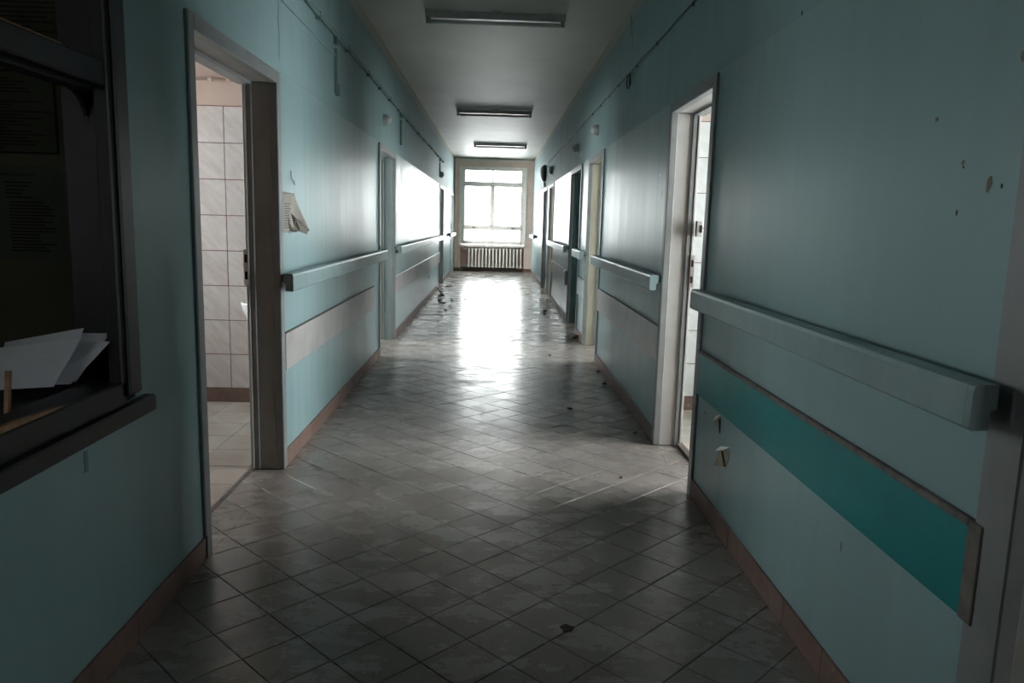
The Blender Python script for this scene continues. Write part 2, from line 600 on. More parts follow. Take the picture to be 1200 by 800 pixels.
# ------------------------------------------------------------------ door frames
door_roots = []
for k, (sd, y0, y1, jm) in enumerate(DOORS):
    CW = 0.115 if k == 4 else 0.062      # the nearest right door has a wider casing
    x = XL if sd == 'L' else XR
    s = -1 if sd == 'L' else 1             # into the wall
    d = root('door_%d' % (k + 1), (x, (y0 + y1) / 2, 0))
    door_roots.append(d)
    pr = 0.014                              # casing stands proud of the wall
    def cas(a, b, z0, z1, name):
        m = MB()
        m.rbox(x - s * pr, x + s * 0.03, a, b, z0, z1, 0.004)
        return m.build(name, 'casing', d)
    cas(y0, y0 + CW, 0.002, HD, 'casing')
    cas(y1 - CW, y1, 0.002, HD, 'casing')
    cas(y0 + CW, y1 - CW, HD - CW, HD, 'head_casing')
    bd = 0.12                               # depth of the plain reveal
    # reveal linings with the narrow steel stop behind
    for (ya, yb, st) in ((y0 + CW - 0.032, y0 + CW - 0.006, 1), (y1 - CW + 0.006, y1 - CW + 0.032, -1)):
        lin = MB().box(x + s * 0.025, x + s * bd, ya, yb, 0.002, HD - CW).build('jamb', jm, d)
        stop = MB().rbox(x + s * bd, x + s * (bd + 0.028), ya, yb + (0.014 if st > 0 else 0), 0.002, HD - CW, 0.003) if st > 0 else \
            MB().rbox(x + s * bd, x + s * (bd + 0.028), ya - 0.014, yb, 0.002, HD - CW, 0.003)
        stop.build('door_stop', 'casing', d)
        stop2 = MB().rbox(x + s * (bd + 0.03), x + s * (TW + 0.006), ya - (0 if st > 0 else 0.020), yb + (0.022 if st > 0 else 0), 0.002, HD - CW + 0.01, 0.003)
        stop2.build('frame_edge', 'jamblight', d)
    MB().box(x + s * 0.025, x + s * bd, y0 + CW - 0.006, y1 - CW + 0.006, HD - CW + 0.004, HD - 0.03).build('head_lining', jm, d)
    MB().rbox(x + s * bd, x + s * (TW + 0.03), y0 + CW - 0.006, y1 - CW + 0.006, HD - CW - 0.012, HD - 0.03, 0.003).build('head_stop', 'casing', d)

def strike(d, x, s, y, zs, face):
    """steel strike plate with two dark latch holes on the frame edge facing -y"""
    p = MB().box(x, x + s * 0.024, y - 0.0035, y + 0.002, zs[0] - 0.05, zs[1] + 0.05).build('strike_plate', 'chrome', d)
    for z in zs:
        MB().box(x + s * 0.004, x + s * 0.019, y - 0.0042, y, z - 0.021, z + 0.021).build('latch_hole', 'black', p)

MB().box(XL + 0.0135, XL + 0.0150, 2.953, 2.962, 0.012, 0.105).build('foot_gap', 'black', door_roots[0])  # black strip stands in for the dark gap at the casing foot
strike(door_roots[0], XL - 0.152, -1, 4.174 - CW + 0.006 - 0.022, (1.075, 1.165), -1)
strike(door_roots[5], XR + 0.152, 1, 4.790 - CW + 0.006 - 0.022, (1.07, 1.17), -1)
strike(door_roots[4], XR + 0.022, 1, 1.545 - 0.115, (1.05, 1.15), -1)
# latch holes on the casing of the second door on the left
for z in (1.10, 0.995):
    MB().box(XL + 0.013, XL + 0.0165, 7.70, 7.727, z - 0.028, z + 0.028).build('latch_hole', 'black', door_roots[1])
MB().rbox(XR + 0.165, XR + 0.20, 4.66, 4.707, 1.335, 1.43, 0.003).build('lock_keeper', 'jamblight', door_roots[5])
MB().box(XR + 0.182, XR + 0.197, 4.657, 4.665, 1.36, 1.405).build('latch_hole', 'black', door_roots[5])
# raised threshold of the first door on the right, flat strip on the left
struct(MB().rbox(XR + 0.137, XR + 0.175, 3.84, 4.74, -0.005, 0.020, 0.002).build('trim_1', 'bumperedge'))
struct(MB().rbox(XL - 0.178, XL - 0.157, 2.99, 4.14, -0.006, 0.003, 0.001).build('trim_2', 'bumperedge'))

# ------------------------------------------------------------------ side rooms behind the doors
portal_n = 0
def portal(cx, cy, cz, sx, sz, aim):
    """marks a window opening for the sky light (adds no light of its own)"""
    L = bpy.data.lights.new('sky_portal', 'AREA')
    L.shape = 'RECTANGLE'; L.size = sx; L.size_y = sz
    L.cycles.is_portal = True
    o = bpy.data.objects.new('sky_portal', L)
    COL.objects.link(o)
    o.location = (cx, cy, cz)
    o.rotation_euler = Vector(aim).to_track_quat('-Z', 'Z').to_euler()

win_n = [1]
def window_in_x(x, yc, w, z0, z1, s):
    """casement in an outer wall at x; s points outdoors"""
    win_n[0] += 1
    r = root('window_%d' % win_n[0], (x, yc, z0))
    m = MB(); t = 0.06
    y0, y1 = yc - w / 2, yc + w / 2
    m.box(x, x + s * 0.06, y0, y0 + t, z0, z1); m.box(x, x + s * 0.06, y1 - t, y1, z0, z1)
    m.box(x, x + s * 0.06, y0 + t, y1 - t, z0, z0 + t); m.box(x, x + s * 0.06, y0 + t, y1 - t, z1 - t, z1)
    m.build('frame', 'winframe', r)
    MB().box(x, x + s * 0.06, yc - 0.035, yc + 0.035, z0 + t, z1 - t).build('mullion', 'winframe', r)
    for a, b in ((y0 + t, yc - 0.035), (yc + 0.035, y1 - t)):
        MB().box(x + s * 0.028, x + s * 0.032, a, b, z0 + t, z1 - t).build('pane', 'glass', r)
    portal(x + s * 0.10, yc, (z0 + z1) / 2, w, z1 - z0, (-s, 0, 0))

def side_room(side, nm, y0, y1, depth, mat, fmat, win=None, h=2.95, far_mat=None):
    s = -1 if side == 'L' else 1
    xi = (XL - TW) if side == 'L' else (XR + TW)
    xo = xi + s * depth
    zf = -0.001 if nm != 'shower' else 0.0
    struct(MB().box(xi + s * 0.012, xo, y0 - 0.08, y1 + 0.08, -0.12, 0.0).build('floor_' + nm, fmat))
    struct(MB().box(xi - s * 0.05, xo + s * 0.1, y0 - 0.08, y1 + 0.08, h, h + 0.12).build('ceiling_' + nm, 'cream' if mat != 'pink' else 'pink'))
    struct(MB().box(xi - s * 0.02, xo + s * 0.1, y0 - 0.08, y0, -0.1, h + 0.05).build('wall_near_' + nm, mat))
    w = struct(MB().box(xi - s * 0.02, xo + s * 0.1, y1, y1 + 0.08, -0.1, h + 0.05).build('wall_far_' + nm, far_mat or mat))
    m = MB()
    if win:
        yc, ww, z0, z1 = win
        m.box(xo, xo + s * 0.12, y0 - 0.08, yc - ww / 2, -0.1, h + 0.05); m.box(xo, xo + s * 0.12, yc + ww / 2, y1 + 0.08, -0.1, h + 0.05)
        m.box(xo, xo + s * 0.12, yc - ww / 2, yc + ww / 2, -0.1, z0); m.box(xo, xo + s * 0.12, yc - ww / 2, yc + ww / 2, z1, h + 0.05)
        window_in_x(xo + s * 0.05, yc, ww, z0, z1, s)
    else:
        m.box(xo, xo + s * 0.12, y0 - 0.08, y1 + 0.08, -0.1, h + 0.05)
    struct(m.build('wall_outer_' + nm, mat))
    return w

BATH_D, SHOW_D = 2.2, 1.8
bath = side_room('L', 'bathroom', 2.86, 5.66, BATH_D, 'pink', 'roomfloor', (5.1, 0.85, 0.9, 2.6))
show = side_room('R', 'shower', 2.60, 5.70, SHOW_D, 'pink', 'roomfloor', (4.1, 1.7, 0.40, 2.85))
side_room('L', 'ward', 6.4, 9.6, 2.6, 'roomwall', 'roomfloor', (8.2, 2.0, 0.9, 2.5))
side_room('R', 'office', 6.8, 9.12, 2.4, 'cream', 'roomfloor', (8.0, 1.9, 0.9, 2.5))
side_room('R', 'store', 9.28, 11.6, 2.6, 'roomwall', 'roomfloor', (10.2, 0.9, 1.2, 2.2))
side_room('R', 'ward_two', 13.2, 15.36, 3.0, 'cream', 'roomfloor', (14.5, 1.4, 0.9, 2.4))
side_room('R', 'closet', 15.52, 17.8, 2.0, 'roomwall', 'roomfloor', (16.2, 0.6, 1.2, 2.1))  # small unseen window added so the doorway jamb gets some light
side_room('L', 'ward_three', 15.2, 17.8, 2.6, 'roomwall', 'roomfloor', (16.6, 0.9, 1.0, 2.2))
side_room('L', 'lobby', 18.0, 21.6, 1.0, 'roomwall', 'roomfloor', (20.0, 2.8, 0.5, 2.7))  # large unseen window added to brighten the end wall
side_room('R', 'stair', -0.6, 2.0, 2.4, 'roomwall', 'roomfloor', (0.10, 0.65, 1.0, 1.9))
side_room('L', 'reception', 0.2, 2.74, 2.2, 'olive', 'roomfloor', (0.50, 0.55, 1.2, 2.0))  # unseen outer window added for a little light on the partition

# tiled far walls of the two wet rooms
TW_W, TW_H, Z0 = 0.2115, 0.2554, 0.1095
def tiled(wall, y, xa, xb, xjoint, mat):
    MB().box(xa, xb, y - 0.004, y + 0.01, 0.0, Z0 + 8 * TW_H + 0.003).build('grout_bed', 'redgrout', wall)
    tm = MB().rbox(-TW_W / 2 + 0.0025, TW_W / 2 - 0.0025, -0.006, 0.002, -TW_H / 2 + 0.0025, TW_H / 2 - 0.0025, 0.001).mesh('tile', mat)
    pm = MB().rbox(-TW_W + 0.001, TW_W - 0.001, -0.011, 0.002, -Z0 / 2 + 0.001, Z0 / 2 - 0.001, 0.0015).mesh('plinth_tile', 'plinth')
    k0 = math.ceil((xa - xjoint) / TW_W)
    k = k0
    while xjoint + (k + 1) * TW_W <= xb + 1e-6:
        for r in range(8):
            put('tile', tm, wall, (xjoint + (k + 0.5) * TW_W, y - 0.003 + random.uniform(-0.0006, 0.0006), Z0 + (r + 0.5) * TW_H))
        if (k - k0) % 2 == 0:
            put('plinth_tile', pm, wall, (xjoint + (k + 1) * TW_W, y - 0.003, Z0 / 2))
        k += 1
tiled(bath, 5.66, XL - TW - BATH_D, XL - TW + 0.0, -1.945, 'marble')
tiled(show, 5.70, XR + TW, XR + TW + SHOW_D, 1.44, 'marblewhite')

def floor_tiles(name, x0, x1, y0, y1, size):
    fl = bpy.data.objects[name]
    tm = MB().rbox(-size / 2 + 0.002, size / 2 - 0.002, -size / 2 + 0.002, size / 2 - 0.002, -0.004, 0.003, 0.001).mesh('tile', 'roomtile')
    nx, ny = int((x1 - x0) / size), int((y1 - y0) / size)
    for i in range(nx):
        for j in range(ny):
            put('tile', tm, fl, (x0 + (i + 0.5) * size, y1 - (j + 0.5) * size, random.uniform(-0.0005, 0.0005)))
floor_tiles('floor_bathroom', XL - TW - 0.03 - 0.30 * 7, XL - TW - 0.03, 2.88, 5.65, 0.30)
floor_tiles('floor_shower', XR + TW + 0.03, XR + TW + 0.03 + 0.30 * 5, 2.62, 5.69, 0.30)

# pipe along the top of the bathroom wall and the basin
pp = thing('water_pipe', 'thin pink painted pipe running above the tiles in the left bathroom', 'pipe', (-2.4, 5.62, 2.33))
MB().tube([(XL - TW - BATH_D + 0.02, 5.625, 2.33), (XL - TW - 0.05, 5.625, 2.33)], 0.013, 10).build('pipe_run', 'pink', pp, True)
for xx in (-2.02, -1.89, -2.6, -3.2):
    MB().tube([(xx - 0.012, 5.625, 2.33), (xx + 0.012, 5.625, 2.33)], 0.019, 10).build('pipe_clip', 'pink', pp)
bs = thing('wash_basin', 'white ceramic wash basin edge showing behind the left bathroom door frame', 'basin', (-1.60, 5.42, 0.62))
prof = []
m = MB()
m.lathe([(0.10, 0.0), (0.17, 0.03), (0.205, 0.10), (0.22, 0.155), (0.22, 0.17), (0.20, 0.172), (0.18, 0.12), (0.10, 0.05), (0.02, 0.045)], 28, (-1.555, 5.43, 0.62))
m.build('bowl', 'basin', bs, True)
MB().rbox(-1.70, -1.41, 5.58, 5.648, 0.66, 0.80, 0.01, 2).build('wall_mount', 'basin', bs)

# ------------------------------------------------------------------ end wall, window and radiator
OX0, OX1, OZ1 = -0.955, 0.845, 2.90
for nm, bx in (('wall_end', (XL - 0.1, OX0, YE, YE + 0.3, -0.1, H + 0.05)), ('wall_end_right', (OX1, XR + 0.1, YE, YE + 0.3, -0.1, H + 0.05)),
               ('wall_end_top', (OX0, OX1, YE, YE + 0.3, OZ1, H + 0.05)), ('wall_end_apron', (OX0, OX1, YE + 0.24, YE + 0.36, -0.1, 0.72))):
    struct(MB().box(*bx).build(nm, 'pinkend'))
struct(MB().box(XL + 0.25, XR - 0.02, YE - 0.05, YE + 0.02, H - 0.07, H - 0.025).build('trim_3', 'cream'))
struct(MB().rbox(XL + 0.001, XL + 0.075, YE - 0.04, YE + 0.01, 0.09, H, 0.02).build('trim_4', 'pinkend'))
for nm, a, b in (('trim_5', OX0 - 0.05, OX0 + 0.005), ('trim_6', OX1 - 0.005, OX1 + 0.035)):
    struct(MB().rbox(a, b, YE - 0.012, YE + 0.16, 0.72, OZ1, 0.004).build(nm, 'winframe'))
be = struct(MB().box(XL + 0.01, OX0, YE - 0.014, YE + 0.002, 0.0, 0.105).box(OX1, XR - 0.01, YE - 0.014, YE + 0.002, 0.0, 0.105)
            .box(OX0, OX1, YE + 0.22, YE + 0.245, 0.0, 0.11).build('baseboard_end', 'plinth'))

WY = YE + 0.05
wn = root('window_1', (-0.06, WY, 0.78))
FX0, FX1, FZ0, FZ1 = -0.915, 0.795, 0.785, 2.865
def bar(x0, x1, z0, z1, name, y0=WY - 0.03, y1=WY + 0.05, mat='winframe'):
    return MB().rbox(x0, x1, y0, y1, z0, z1, 0.006).build(name, mat, wn)
bar(FX0 - 0.035, FX0 + 0.075, FZ0 - 0.02, FZ1 - 0.045, 'frame_post')
bar(FX1 - 0.075, FX1 + 0.05, FZ0 - 0.02, FZ1 - 0.045, 'frame_post')
bar(FX0 - 0.04, FX1 + 0.05, FZ1 - 0.065, FZ1 + 0.06, 'head_rail')
bar(FX0 + 0.05, FX1 - 0.05, FZ0 - 0.02, FZ0 + 0.08, 'bottom_rail')
bar(FX0 + 0.05, FX1 - 0.05, 2.362, 2.495, 'transom', WY - 0.05)
bar(FX0 + 0.05, FX1 - 0.05, 1.170, 1.298, 'transom', WY - 0.05)
bar(-0.137, -0.008, 1.26, 2.40, 'mullion', WY - 0.05)
bar(-0.098, -0.052, 2.475, 2.825, 'glazing_bar')
bar(-0.098, -0.052, 0.84, 1.19, 'glazing_bar')
for x in (-0.60, 0.50):
    bar(x - 0.03, x + 0.06, 1.215, 1.245, 'window_catch', WY - 0.075, WY - 0.04, 'bumperedge')
for x0, x1, z0, z1 in ((FX0 + 0.05, -0.071, 2.475, 2.825), (-0.071, FX1 - 0.05, 2.475, 2.825), (FX0 + 0.05, -0.11, 1.28, 2.38),
                       (-0.035, FX1 - 0.05, 1.28, 2.38), (FX0 + 0.05, -0.071, 0.84, 1.19), (-0.071, FX1 - 0.05, 0.84, 1.19)):
    MB().box(x0, x1, WY + 0.01, WY + 0.014, z0, z1).build('pane', 'glass', wn)
MB().rbox(OX0 - 0.005, OX1 + 0.01, YE - 0.05, WY + 0.30, 0.695, 0.76, 0.008).build('window_sill', 'winframe', wn)
portal(-0.06, WY + 0.2, 1.83, 1.75, 2.1, (0, -1, 0))

rad = thing('radiator', 'ivory sectional radiator under the bright end window', 'radiator', (0.03, YE + 0.06, 0.11))
sec = MB()
sec.rbox(-0.026, 0.026, -0.060, -0.012, 0.115, 0.665, 0.014, 2)
sec.rbox(-0.026, 0.026, 0.012, 0.060, 0.115, 0.665, 0.014, 2)
sec.tube([(-0.050, 0, 0.155), (0.050, 0, 0.155)], 0.028, 10); sec.tube([(-0.050, 0, 0.625), (0.050, 0, 0.625)], 0.028, 10)
sm = sec.mesh('radiator_section', 'radiator')
for k in range(16):
    put('radiator_section', sm, rad, (-0.70 + k * 0.0975, YE + 0.065, 0))
MB().tube([(-0.74, YE + 0.065, 0.625), (-0.86, YE + 0.065, 0.625), (-0.90, YE + 0.065, 0.66), (-0.90, YE + 0.13, 0.70)], 0.014, 8).build('supply_pipe', 'radiator', rad, True)
MB().tube([(-0.74, YE + 0.065, 0.155), (-0.90, YE + 0.065, 0.155), (-0.90, YE + 0.065, 0.0)], 0.014, 8).build('return_pipe', 'radiator', rad, True)
MB().lathe([(0.02, -0.03), (0.03, -0.02), (0.03, 0.02), (0.02, 0.03)], 12, (-0.82, YE + 0.065, 0.625), 0).build('valve', 'radiator', rad)
for x in (-0.6, 0.66):
    MB().rbox(x - 0.02, x + 0.02, YE + 0.06, YE + 0.238, 0.575, 0.605, 0.003).build('wall_bracket', 'radiator', rad)

# ------------------------------------------------------------------ handrails
def handrail(side, y0, y1, label, mat='rail', brackets=None, seam=None):
    x = XL if side == 'L' else XR
    s = 1 if side == 'L' else -1            # into the corridor
    r = thing('handrail', label, 'handrail', (x, (y0 + y1) / 2, 1.0), 'wooden wall handrails along the corridor')
    z0, z1 = 1.000, 1.095
    a, b = 0.048, 0.100
    prof = [(x + s * a, z1), (x + s * (a + 0.0), z0 + 0.045), (x + s * (a + 0.012), z0 + 0.04), (x + s * (a + 0.012), z0 + 0.002), (x + s * (b - 0.004), z0), (x + s * b, z0 + 0.006), (x + s * b, z1 - 0.014), (x + s * (b - 0.004), z1 - 0.004), (x + s * (b - 0.014), z1)]
    MB().prism(prof, 1, y0 + 0.022, y1 - 0.022).build('rail', mat, r)
    sc = [(u, v) for u, v in prof]
    for ya, yb in ((y0, y0 + 0.0212), (y1 - 0.0212, y1)):
        MB().prism(sc, 1, ya, yb).build('end_cap', mat, r)
    if seam:
        MB().box(x + s * (b - 0.001), x + s * (b + 0.0012), seam, seam + 0.004, z0 + 0.004, z1 - 0.006).build('joint_cover', 'bracket', r)
    n = max(2, int((y1 - y0) / 1.2) + 1)
    for k in range(n):
        y = y0 + 0.12 + (y1 - y0 - 0.24) * k / (n - 1)
        MB().rbox(x, x + s * 0.05, y - 0.035, y + 0.035, z0 + 0.045, z1 - 0.012, 0.004).build('bracket', 'bracket', r)
    return r

handrail('L', 4.03, 7.64, 'grey blue handrail on the left wall right after the first doorway')
handrail('L', 8.76, 16.45, 'longest pale handrail on the left wall beyond the second left doorway')
handrail('L', 18.75, 21.15, 'short handrail by the end window on the left wall')
handrail('R', 1.47, 3.70, 'nearest handrail above the bright teal panel on the right wall')
handrail('R', 4.68, 7.64, 'handrail above the grey bumper panel between first and second right doorways')
handrail('R', 8.66, 9.52, 'very short handrail on the narrow pier between two right doorways')
handrail('R', 10.67, 14.20, 'handrail on the far right wall beyond the teal doorway')
handrail('R', 19.20, 21.58, 'short handrail by the end window on the right wall')

# ------------------------------------------------------------------ bumper panels
def bumper(side, y0, y1, z0, z1, label, mat='bumper', seams=(), edge='bumperedge'):
    x = XL if side == 'L' else XR
    s = 1 if side == 'L' else -1
    r = thing('wall_bumper', label, 'bumper', (x, (y0 + y1) / 2, z0), 'bumper panels along the corridor walls')
    cuts = [y0] + list(seams) + [y1]
    for a, b in zip(cuts, cuts[1:]):
        MB().rbox(x, x + s * 0.014, a + 0.0012, b - 0.0012, z0, z1, 0.003).build('board', mat, r)
    MB().rbox(x, x + s * 0.017, y0, y1, z1, z1 + 0.006, 0.002).build('top_edge', edge, r)
    return r

bumper('L', 4.19, 7.33, 0.545, 0.752, 'warm grey bumper band on the left wall under the first handrail')
bumper('L', 8.95, 16.20, 0.525, 0.735, 'long pale bumper band on the left wall past the second doorway', seams=(11.4, 13.8), edge='bluebumper')  # pale top edge paints in the highlight line along the band
t = bumper('R', 1.535, 3.795, 0.553, 0.770, 'bright teal bumper panel with dark edging at the right front', mat='teal')
MB().rbox(XR - 0.019, XR, 1.512, 1.560, 0.553, 0.780, 0.003).build('end_strip', 'bumperedge', t)
MB().rbox(XR - 0.018, XR, 1.56, 3.795, 0.762, 0.780, 0.003).build('top_strip', 'bumperedge', t)
bumper('R', 4.772, 7.622, 0.545, 0.762, 'two piece grey bumper panel between first and second right doorways', seams=(6.15,))
bumper('R', 8.85, 9.50, 0.535, 0.750, 'small pale blue bumper panel on the pier between right doorways', mat='bluebumper')
bg = bumper('R', 10.87, 13.98, 0.525, 0.735, 'grey bumper panel on the right wall beyond the teal doorway')
MB().rbox(XR - 0.05, XR - 0.0145, 10.87, 11.08, 0.53, 0.735, 0.004).build('end_cap', 'bluebumper', bg)['label'] = 'pale blue end cap'

# ------------------------------------------------------------------ reception window, left foreground
rw = root('window_12', (XL, 1.67, 0.8))
y0, y1, z0, z1 = WIN_R
def rb(name, *b, r=0.004, mat='blackwood'):
    return MB().rbox(*b, r).build(name, mat, rw)
# casing on the wall face
rb('casing', XL - 0.01, XL + 0.022, y1 - 0.075, y1 + 0.005, z0 + 0.02, z1 + 0.05, r=0.006)
rb('casing', XL - 0.03, XL + 0.012, y1 - 0.105, y1 - 0.073, z0 + 0.02, z1 + 0.02)
rb('casing', XL - 0.01, XL + 0.022, y0 - 0.005, y0 + 0.075, z0 + 0.02, z1 + 0.05)
rb('head_casing', XL - 0.01, XL + 0.021, y0, y1, z1 - 0.03, z1 + 0.049)
# inside linings of the opening
rb('jamb', XL - TW - 0.005, XL - 0.005, y1 - 0.03, y1, z0, z1)
rb('jamb', XL - TW - 0.005, XL - 0.005, y0, y0 + 0.03, z0, z1)
rb('head_lining', XL - TW - 0.005, XL - 0.005, y0 + 0.03, y1 - 0.03, z1 - 0.03, z1)
rb('bottom_rail', XL - 0.10, XL + 0.012, y0 + 0.03, y1 - 0.075, z0 - 0.005, 0.872, r=0.006)
rb('transom', XL - 0.075, XL + 0.006, y0 + 0.03, y1 - 0.095, 1.752, 1.822, r=0.006)
rb('transom_lip', XL - 0.09, XL - 0.03, y0 + 0.03, y1 - 0.03, 1.738, 1.754)
rb('timber_bead', XL - 0.060, XL - 0.012, y0 + 0.03, 2.16, 1.822, 1.832, r=0.003, mat='wood')
rb('window_sill', XL - 0.02, XL + 0.036, y0 - 0.07, 2.512, 0.742, 0.797, r=0.006)
rb('inner_counter', XL - 0.5, XL - 0.09, y0 + 0.02, 2.72, 0.79, 0.83)
# rounded corners of the inner opening
def fillet(zc, sgn):
    pts = [(y1 - 0.03, zc)]
    R = 0.09
    for k in range(7):
        a = math.pi / 2 * k / 6
        pts.append((y1 - 0.03 - R + R * math.sin(a), zc - sgn * (R - R * math.cos(a))))
    MB().prism(pts, 0, XL - TW + 0.062, XL - 0.085).build('corner_block', 'blackwood', rw)
fillet(1.74, 1); fillet(0.872, -1)

# printed sheets hanging on the olive partition inside
def sheet_y(name, label, cat, x0, x1, z0, z1, y, mat, lines, frame=None, head=None):
    t = thing(name, label, cat, ((x0 + x1) / 2, y, z0))
    MB().box(x0, x1, y - 0.002, y, z0, z1).build('sheet', mat, t)
    if frame:
        w = frame
        m = MB()
        m.box(x0, x1, y - 0.006, y - 0.002, z0, z0 + w); m.box(x0, x1, y - 0.006, y - 0.002, z1 - w, z1)
        m.box(x0, x0 + w, y - 0.006, y - 0.002, z0 + w, z1 - w); m.box(x1 - w, x1, y - 0.006, y - 0.002, z0 + w, z1 - w)
        m.build('frame', 'ink', t)
    m = MB()
    for (a, b, z) in lines:
        m.box(a, b, y - 0.0026, y - 0.002, z - 0.0018, z + 0.0018)
    m.build('printed_text', 'ink', t)
    if head:
        cu = bpy.data.curves.new('heading', 'FONT'); cu.body = head[0]; cu.size = head[1]; cu.extrude = 0.0003
        o = bpy.data.objects.new('heading', cu); COL.objects.link(o)
        dg = bpy.context.evaluated_depsgraph_get()
        me = bpy.data.meshes.new_from_object(o.evaluated_get(dg))
        bpy.data.objects.remove(o)
        me.materials.clear(); me.materials.append(MAT['ink'])
        h = put('heading', me, t, (head[2], y - 0.0028, head[3])); h.rotation_euler = (math.pi / 2, 0, 0)
    return t

rnd = random.Random(3)
def rows(x0, x1, z0, z1, n):
    return [(x0, x0 + (x1 - x0) * rnd.uniform(0.55, 1.0), z1 - (z1 - z0) * k / (n - 1)) for k in range(n)]
PY = 2.738
sheet_y('framed_notice', 'dark framed notice of dense print behind the reception window', 'notice', -1.96, -1.506, 1.580, 1.858, PY, 'posterpaper',
        rows(-1.93, -1.525, 1.60, 1.83, 22), frame=0.006)
sheet_y('printed_notice', 'grey sheet with printed list below the framed notice', 'notice', -1.745, -1.499, 1.217, 1.540, PY, 'noticepaper',
        rows(-1.700, -1.60, 1.432, 1.483, 5) + rows(-1.690, -1.53, 1.248, 1.415, 16), head=('POMOC SOCJALNA', 0.0135, -1.715, 1.505))
sheet_y('lined_panel', 'dark lined sheet above the transom behind the reception window', 'notice', -1.80, -1.453, 1.905, 2.30, PY, 'posterpaper',
        rows(-1.78, -1.46, 1.92, 2.28, 24))

# envelopes standing in the window
def env(label, quad, mat='paper', g='envelopes stacked in the reception window'):
    o = MB().sheet(quad, 0.0016).build('envelope', mat)
    return tag(o, label, 'envelope', g)
env('large white envelope at the front of the reception window stack', [(-1.490, 2.22, 0.862), (-1.298, 2.25, 0.872), (-1.236, 2.30, 1.012), (-1.490, 2.30, 0.975)])
env('tall white envelope rising behind the front envelope', [(-1.50, 2.31, 0.872), (-1.30, 2.31, 0.872), (-1.258, 2.36, 1.034), (-1.50, 2.36, 0.984)])
env('tilted white envelope fanning out right in the reception window', [(-1.36, 2.265, 0.873), (-1.268, 2.285, 0.873), (-1.165, 2.33, 0.998), (-1.25, 2.33, 1.004)])
env('narrow envelope tucked behind the fanned one in the reception window', [(-1.34, 2.32, 0.873), (-1.27, 2.32, 0.873), (-1.185, 2.37, 1.018), (-1.30, 2.37, 1.016)])
o = tag(MB().sheet([(-1.272, 1.98, 0.832), (-1.262, 1.98, 0.832), (-1.256, 1.995, 0.972), (-1.268, 1.995, 0.972)], 0.012).build('wooden_lath', 'wood'), 'thin wooden lath standing at the left of the envelopes', 'lath')
o = MB(); o.prism([(1.70, 0.872), (1.95, 0.872), (2.02, 0.8735), (1.98, 0.878), (1.80, 0.886), (1.70, 0.887)], 0, XL - 0.005, XL + 0.010)
tag(o.build('wood_splinter', 'wood'), 'pale broken wood splinter lying on the black reception window rail', 'splinter')

# ------------------------------------------------------------------ things on the left wall
tag(MB().rbox(XL, XL + 0.003, 2.113, 2.132, 0.655, 0.717, 0.001).build('tape_strip', 'cabletrunk'), 'small grey tape strip on the wall under the reception window', 'tape')

def torn_notice():
    t = thing('torn_notice', 'torn yellowed paper notice with curled corner beside the left doorway', 'notice', (XL, 4.35, 1.3))
    m = MB()
    nu, nv = 14, 10
    W, Ht = 0.305, 0.215
    grid = []
    for j in range(nv + 1):
        v = j / nv
        row = []
        for i in range(nu + 1):
            u = i / nu * W
            crease = 0.205 - 0.05 * v
            d = max(0.0, u - crease)
            lim = (0.03 + (W - 0.205) * (v ** 0.8))
            d = min(d, lim)
            ang = 1.15 * v + 0.25
            bend = ang * (1 - math.exp(-d / 0.05))
            y = 4.215 + min(u, crease) + d * math.cos(bend) * 0.9
            x = XL + 0.0015 + d * math.sin(bend) * 0.75 + 0.10 * max(0, d - 0.08) * v
            z = 1.52 - v * Ht + 0.004 * math.sin(u * 90) * (1 if j in (0, nv) else 0) + (d * 0.05 * v)
            row.append(m.bm.verts.new((x, y, z)))
        grid.append(row)
    for j in range(nv):
        for i in range(nu):
            try: m.bm.faces.new((grid[j][i], grid[j][i + 1], grid[j + 1][i + 1], grid[j + 1][i]))
            except ValueError: pass
    bmesh.ops.remove_doubles(m.bm, verts=m.bm.verts[:], dist=0.0004)
    me = m.mesh('sheet', 'oldpaper', True)
    o = put('sheet', me, t)
    so = o.modifiers.new('thickness', 'SOLIDIFY'); so.thickness = 0.0008; so.offset = 1
    pts = [(-1.135, 4.332, 1.412), (-1.107, 4.320, 1.385), (-1.080, 4.350, 1.362), (-1.058, 4.395, 1.324), (-1.062, 4.400, 1.294), (-1.085, 4.345, 1.306), (-1.118, 4.325, 1.345)]
    cm = MB()
    n = len(pts)
    A = [cm.bm.verts.new(p) for p in pts]
    B = [cm.bm.verts.new((p[0] + 0.001, p[1] + 0.0006, p[2])) for p in pts]
    cm.bm.faces.new(A[::-1]); cm.bm.faces.new(B)
    for i in range(n):
        cm.bm.faces.new((A[i], A[(i + 1) % n], B[(i + 1) % n], B[i]))
    cu = cm.build('curled_corner', 'paperback', t); cu['label'] = 'darker curled underside of the torn corner'
    pm = MB()
    for k in range(11):
        z = 1.46 - k * 0.013
        pm.box(XL + 0.0012, XL + 0.0032, 4.25, 4.25 + rnd.uniform(0.09, 0.135), z - 0.0014, z + 0.0014)
    pm.build('printed_text', 'ink', t)
torn_notice()
o = MB(); o.prism([(4.395, 1.64), (4.41, 1.645), (4.44, 1.605), (4.475, 1.57), (4.455, 1.592), (4.42, 1.60)], 0, XL, XL + 0.004)
tag(o.build('paper_scrap', 'bumper'), 'small grey torn scrap stuck above the curled paper notice', 'scrap')
tag(MB().rbox(XL, XL + 0.006, 9.02, 9.24, 1.275, 1.485, 0.002).build('door_plate', 'plastic'), 'pale sheet fixed beside the second left doorway', 'notice')
for ya, yb, za, zb in ((13.55, 13.72, 0.36, 0.42),):
    MB().prism([(ya, za), (yb, za + 0.01), (yb - 0.03, zb), (ya + 0.03, zb + 0.02)], 0, XL - 0.001, XL + 0.0008).build('paint_hole', 'rubble', wall_left)

